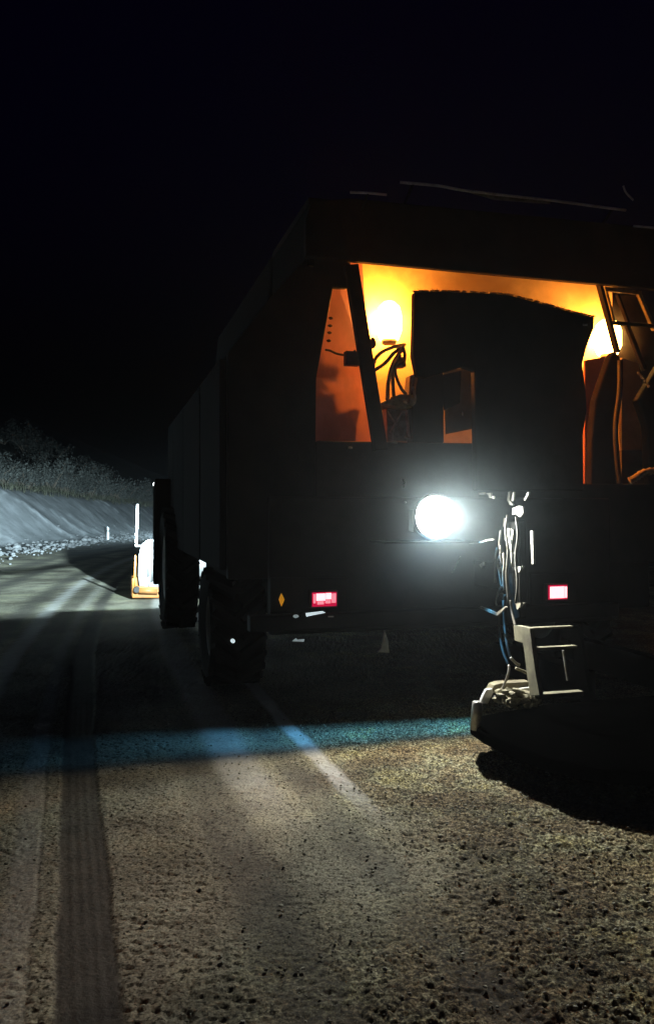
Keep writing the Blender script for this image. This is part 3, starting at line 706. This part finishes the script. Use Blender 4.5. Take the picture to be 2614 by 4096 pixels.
# --- black slab added behind the tail to cast the ground shadow
def slab(name, plan, z0, z1, m, parent=root, bev=.02):
    n = len(plan); v = [(x,y,z0) for x,y in plan]+[(x,y,z1) for x,y in plan]
    return MB().add(v, [tuple(range(n-1,-1,-1)), tuple(range(n,2*n))]+[(i,(i+1)%n,(i+1)%n+n,i+n) for i in range(n)]).build(name, m, parent, bevel=bev)
plan = [(-.36,-1.42),(-.455,-1.55),(-.47,-1.75),(-.44,-2.05),(-.38,-2.30),(-.20,-2.54),(.15,-2.70),(.7,-2.80),(1.7,-2.80),(1.7,-1.25),(.3,-1.25)]
slab('shadow_slab', plan[::-1], .11, .19, 'shade_black')
MB().box(.5,.62,-1.3,-.05,.17,.40).build('slab_arm', 'shade_black', root)  # arms joining the added shadow slab to the tail
MB().box(1.3,1.42,-1.3,-.05,.17,.40).build('slab_arm', 'shade_black', root)
# --- muddy boarding ladder hung behind the tail
lad = empty('ladder', (0,0,0), 0, root)
LV, LU0 = -1.28, 0.0
side = [(2050,2502),(2066,2500),(2100,2506),(2118,2512),(2128,2600),(2140,2690),(2156,2780),(2118,2784),(2104,2690),(2092,2590),(2088,2572),(2056,2562)]
MB().prismx([LU(x,y,LU0)[1:] for x,y in side][::-1], LU0, LU0+.03).build('side_rail', 'ladder_paint', lad, bevel=.004)
MB().prismx([LU(x,y,LU0)[1:] for x,y in side][::-1], LU0+.36, LU0+.39).build('side_rail', 'shade_black', lad, bevel=.004)  # far rail coloured black so it reads as unlit
for (x0, y0, d, th) in ((2112,2510,.035,.012),(2128,2590,.035,.018),(2150,2776,.05,.03)):
    a = LU(x0, y0, LU0+.031)
    MB().box(LU0+.031, LU0+.359, a[1]-.01, a[1]+d, a[2]-th, a[2]).build('step', 'ladder_paint', lad, bevel=.003)
MB().tube([L(2250,2600,LV+.05), L(2268,2720,LV+.05)], .008).build('stay', 'steel', lad)
MB().tube(curve_pts([L(2034,2660,LV),L(2032,2690,LV-.02),L(2014,2740,LV-.02),L(1992,2772,LV-.02),L(1974,2790,LV)]), .008).build('cable', 'steel', lad, True)
MB().tube(curve_pts([L(2040,2630,LV),L(2060,2650,LV),L(2076,2660,LV)]), .010).build('pipe', 'steel', lad, True)
MB().tube(curve_pts([L(2060,2672,LV),L(2085,2682,LV),L(2104,2690,LV)]), .010).build('pipe', 'ladder_paint', lad, True)
MB().prism(UW([(1975,2740),(2000,2732),(2120,2726),(2122,2760),(1990,2774),(1960,2770)],LV+.02), LV+.02, LV+.10).build('foot_beam', 'ladder_paint', lad, bevel=.004)
MB().prism(UW([(2060,2756),(2118,2748),(2120,2760),(2062,2768)],LV-.01), LV-.01, LV+.015).build('foot_plate', 'bright_steel', lad, bevel=.002)
MB().prism(UW([(1944,2758),(1968,2754),(1972,2770),(1950,2814),(1920,2812),(1930,2786)],LV-.03), LV-.03, LV).build('foot_plate', 'bright_steel', lad, bevel=.003)
a, b = L(1908,2806,-1.62), L(1900,2918,-1.62)
MB().tube([a, Vector(a)*.7+Vector(b)*.3, b], [.030,.034,.032], 12).build('rubber_buffer', 'steel', lad, True)
rnd = random.Random(77)
for i in range(60):
    px = rnd.uniform(1985,2150); py = 2762+rnd.uniform(0,62)*(1-abs(px-2060)/190)+ (14 if px > 2100 else 0)
    q = L(px, py, LV-.06+rnd.uniform(-.05,.05)); r = rnd.uniform(.010,.032)
    MB().blob(q, (r*1.3,r,r*.9), 300+i, 1, .35).build('mud_clod', 'mud', lad)
# --- roof rails catching light
for pts, r in (([(1400,768),(1470,771),(1545,778)],.010),([(1600,728),(1750,742),(1850,760),(2000,778),(2200,800),(2350,820),(2500,840)],.012),([(2490,742),(2502,770),(2530,800)],.008),([(2532,903),(2614,910),(2700,918)],.010)):
    MB().tube(curve_pts([L(x,y,-.25) for x,y in pts]), r).build('roof_rail', 'rail_metal', root, True)
MB().prism(UW([(1850,758),(2200,800),(2200,812),(1980,796)],-.22), -.22, -.2).build('deflector', 'steel', root)
for px, py in ((1650,735),(2450,833),(1470,772)):
    q = L(px,py,-.25); MB().tube([q,(q[0],-.02,q[2]-.12)], .012).build('rail_stay', 'black_paint', root)
# --- wheels
def wheel(u0, u1, v, r, name='wheel'):
    e = empty(name, ((u0+u1)/2, v, r), 0, root); hw = (u1-u0)/2
    MB().lathe([(-hw*.75,r*.55),(-hw*.95,r*.70),(-hw,r*.86),(-hw*.88,r*.945),(0,r*.955),(hw*.88,r*.945),(hw,r*.86),(hw*.95,r*.70),(hw*.75,r*.55)], (0,0,0), 'x', 48).build('tyre', 'rubber', e, True)
    mb = MB(); n = 22
    for k in range(n):
        for sd in (-1,1):
            a = (k+(.25 if sd > 0 else -.25))*2*math.pi/n
            m = Matrix.Rotation(a,4,'X') @ Matrix.Translation((sd*hw*.5,0,r*.965)) @ Matrix.Rotation(sd*R(38),4,'Z')
            v_ = [m @ Vector(p) for p in [(-hw*.55,-.035,-.03),(hw*.55,-.035,-.03),(hw*.55,.035,-.03),(-hw*.55,.035,-.03),(-hw*.52,-.022,.032),(hw*.52,-.022,.032),(hw*.52,.022,.032),(-hw*.52,.022,.032)]]
            mb.add(v_, [(0,3,2,1),(4,5,6,7),(0,1,5,4),(1,2,6,5),(2,3,7,6),(3,0,4,7)])
    mb.build('tread', 'rubber', e)
    MB().lathe([(-hw*.78,r*.56),(-hw*.70,r*.50),(-hw*.2,r*.42),(-hw*.1,r*.16),(-hw*.35,r*.14),(-hw*.35,0)], (0,0,0), 'x', 32).build('rim', 'rim_paint', e, True)
wheel(-1.93, -1.52, 4.3, .78); wheel(2.0, 2.6, 4.3, .95)
wheel(-1.80, -1.33, .9, .50); wheel(1.35, 1.85, .75, .62)
# --- cab side at the front left: steps, mirror arm with small lamp
MB().prismx([(5.02,1.6),(6.5,1.6),(6.75,2.3),(6.4,3.6),(5.02,3.6)], -.9, 1.5).build('cab', 'glass', root, bevel=.05)
MB().prismx([(5.0,3.62),(6.7,3.62),(6.7,3.8),(5.0,3.8)], -1.0, 1.6).build('cab_roof', 'side_paint', root, bevel=.05)
MB().prismx([(4.6,1.95),(4.95,1.85),(5.02,1.3),(5.0,.55),(4.9,.5),(4.75,1.2)], -2.0, -1.78).build('cab_steps', 'side_paint', root, bevel=.02)
q = Vector(L(636,1936,5.0))
MB().box(q.x-.07,q.x+.09,4.97,5.06,q.z-.055,q.z+.05).build('side_lamp_housing', 'hose', root, bevel=.012)
q2 = Vector(L(617,1937,4.96)); MB().blob(q2, (.016,.012,.03), 5, 2, .02).build('side_lamp_lens', 'tail_none' if False else 'head_lens', root, True)
MB().tube([q+Vector((.06,.04,0)), (-1.7,5.0,q.z-.05)], .018).build('mirror_arm', 'hose', root)
MB().tube(curve_pts([L(636,2070,5.0),L(628,2040,5.0),L(632,2000,5.0),L(650,1975,5.0),L(670,1965,5.0)]), .02).build('grab_rail', 'hose', root, True)
# headlight on the front corner: small hooded lamp, lower lip added to cut the beam
hl = Vector((-1.60, 5.42, 1.14))
he = empty('headlight', hl, 0, root)
MB().box(-.12,.12,-.06,-.045,-.15,.09).build('housing', 'hose', he)
MB().box(-.22,.12,-.044,.137,-.150,-.130).build('beam_cut_lip', 'hose', he)
MB().box(-.10,.10,-.044,.05,.09,.105).build('visor', 'hose', he)
MB().lathe([(-.03,0),(-.03,.05),(-.044,.06)], (0,0,0), 'y', 20).build('lens', 'head_lens', he, True)
ld = bpy.data.lights.new('headlight_light', 'SPOT'); ld.energy = P_HEAD; ld.color = (.64,.88,1.0); ld.shadow_soft_size = .022
ld.spot_size = R(130); ld.spot_blend = .5
lo = bpy.data.objects.new('headlight_light', ld); COL.objects.link(lo); lo.parent = root; lo.location = hl
lo.rotation_euler = Vector((-.40,1,-.02)).to_track_quat('-Z','Y').to_euler()
ld.use_nodes = True; nt = ld.node_tree; em = nt.nodes['Emission']; tcn = nt.nodes.new('ShaderNodeTexCoord')
Rm = lo.rotation_euler.to_matrix().transposed()
elev = nt.nodes.new('ShaderNodeMath'); elev.operation = 'ARCSINE'; nt.links.new(vdot((0,0,1)), elev.inputs[0])
mr = nt.nodes.new('ShaderNodeMapRange'); mr.inputs[1].default_value = R(-40); mr.inputs[2].default_value = R(40)
nt.links.new(elev.outputs[0], mr.inputs[0])
rpn = nt.nodes.new('ShaderNodeValToRGB'); e = rpn.color_ramp.elements                   # dipped beam: strongest near the horizon
prof = ((-36,.0055),(-20,.015),(-14,.038),(-7,.20),(-3.5,.95),(4.0,1.0),(6.0,.35),(10,.10),(16,.03),(24,.004))
for _ in range(len(prof)-2): e.new(.5)
for k, (dg, val) in enumerate(prof):
    e[k].position = (dg+40)/80; e[k].color = (val, val, val, 1)
nt.links.new(mr.outputs[0], rpn.inputs['Fac']); nt.links.new(rpn.outputs['Color'], em.inputs['Strength'])
MB().box(-1.75,-1.45,5.27,5.35,1.12,1.42).build('fender', 'side_paint', root, bevel=.02)

# ------------------------------------------------------------------ header carried in front of the machine
hv = 8.0
hp = Vector((CX, CY))+uh*(-2.05)+vh*hv
hd = empty('harvester_header', (hp.x, hp.y, 0), TH)
tag(hd, 'glaring white and orange end of the harvester header with upright marker pole', 'header')
def H_(px, py, dv=0.0):
    q = L(px, py, hv+dv); return (q[0]+2.05, dv, q[2])
def HU(pts, dv): return [(q[0], q[2]) for q in (H_(x, y, dv) for x, y in pts)]
MB().prism(HU([(560,2362),(552,2300),(556,2220),(566,2180),(590,2160),(640,2152),(700,2152),(700,2362)],0), 0, .1).build('end_shield', 'header_white', hd, bevel=.02)
MB().box(.5,4.3,.02,.2,.35,1.0).build('header_back', 'header_dark', hd)
MB().box(.3,4.3,.1,1.0,.12,.2).build('cutter_bed', 'header_dark', hd)
MB().lathe([(0,.0),(0,.2),(3.8,.2),(3.8,0)], (.45,.55,.45), 'x', 20).build('auger', 'header_dark', hd)
for px0, px1, py0, py1 in ((578,584,2235,2275),(588,598,2225,2310),(602,612,2260,2330),(592,596,2330,2352)):
    MB().prism(HU([(px0,py1),(px1,py1-6),(px1-2,py0),(px0+3,py0+8)],-.02), -.02, -.004).build('dirty_rib', 'header_dark', hd)
MB().prism(HU([(528,2392),(528,2312),(548,2308),(552,2345),(640,2350),(660,2392)],-.12), -.12, .4).build('base_beam', 'header_yellow', hd, bevel=.02)
MB().tube([H_(556,2362,-.16), H_(630,2364,-.16)], .05, 12).build('roller', 'header_yellow', hd, True)
MB().lathe([(-.03,0),(-.03,.05),(.03,.06),(.03,0)], H_(547,2358,-.17), 'y', 16).build('pivot', 'header_dark', hd)
MB().tube([H_(538,2345,-.1), H_(540,2290,-.1), H_(542,2220,-.1)], [.026,.020,.012], 10).build('pole_socket', 'header_yellow', hd, True)
MB().tube([H_(545,2182,-1.1), H_(548,2090,-1.1), H_(549,2016,-1.1)], [.013,.018,.020], 10).build('marker_pole', 'pole_white', hd, True)
q = H_(545,2182,-1.1); MB().tube([q, (.10,-.02,.90)], .014, 8).build('pole_arm', 'header_dark', hd)
MB().box(*sum([[.1,.9],[0,.5],[.0,.10]],[])).build('skid', 'header_dark', hd)

# ------------------------------------------------------------------ thin haze added for glow round the lamps
mb = MB().box(-420, 420, -420, 420, -1.5, 30)
hz_m = bpy.data.materials.new('glow_haze'); hz_m.use_nodes = True
nt = hz_m.node_tree
for n in list(nt.nodes): nt.nodes.remove(n)
on = nt.nodes.new('ShaderNodeOutputMaterial'); pv = nt.nodes.new('ShaderNodeVolumePrincipled')
pv.inputs['Color'].default_value = (.85,.9,.92,1); pv.inputs['Density'].default_value = 0.0010
pv.inputs['Anisotropy'].default_value = 0.7
nt.links.new(pv.outputs[0], on.inputs['Volume'])
o = mb.build('haze', hz_m); tag(o, 'thin haze added over the road for glow round the lamps', 'haze', kind='stuff')

# soft volumes added round the lamps to imitate their bloom
def dust(loc, size, dens, power, col, label):  # adds a round volume imitating lamp bloom
    dm = bpy.data.materials.new('lamp_glow'); dm.use_nodes = True
    nt = dm.node_tree
    for n in list(nt.nodes): nt.nodes.remove(n)
    on = nt.nodes.new('ShaderNodeOutputMaterial'); pv = nt.nodes.new('ShaderNodeVolumePrincipled')
    tcn = nt.nodes.new('ShaderNodeTexCoord'); gr = nt.nodes.new('ShaderNodeTexGradient'); gr.gradient_type = 'SPHERICAL'
    pw = nt.nodes.new('ShaderNodeMath'); pw.operation = 'POWER'; pw.inputs[1].default_value = power
    ml = nt.nodes.new('ShaderNodeMath'); ml.operation = 'MULTIPLY'; ml.inputs[1].default_value = dens
    nt.links.new(tcn.outputs['Object'], gr.inputs[0]); nt.links.new(gr.outputs['Fac'], pw.inputs[0]); nt.links.new(pw.outputs[0], ml.inputs[0])
    nt.links.new(ml.outputs[0], pv.inputs['Density']); pv.inputs['Color'].default_value = (*col, 1); pv.inputs['Anisotropy'].default_value = 0.2
    nt.links.new(pv.outputs[0], on.inputs['Volume'])
    o = MB().blob((0,0,0), (1,1,1), 1, 3, 0.0).build('dust', dm, None, True)
    wc = root.matrix_basis @ Vector(loc)
    o.location = wc; o.scale = size; o.rotation_euler = (0, 0, TH)
    tag(o, label, 'dust', kind='stuff')
dust(wl_c+Vector((.02,-.1,.05)), (1.35,1.2,1.15), .13, 3.0, (.76,.93,.97), 'faint glow volume added round the white work lamp')
dust(L(1552,1275,.78), (.55,.35,.60), .9, 2.0, (.95,.92,.85), 'amber glow volume added round the left beacon in the engine bay')
dust(L(2435,1350,.62), (.45,.30,.45), .5, 2.0, (.95,.92,.85), 'amber glow volume added round the right beacon in the engine bay')
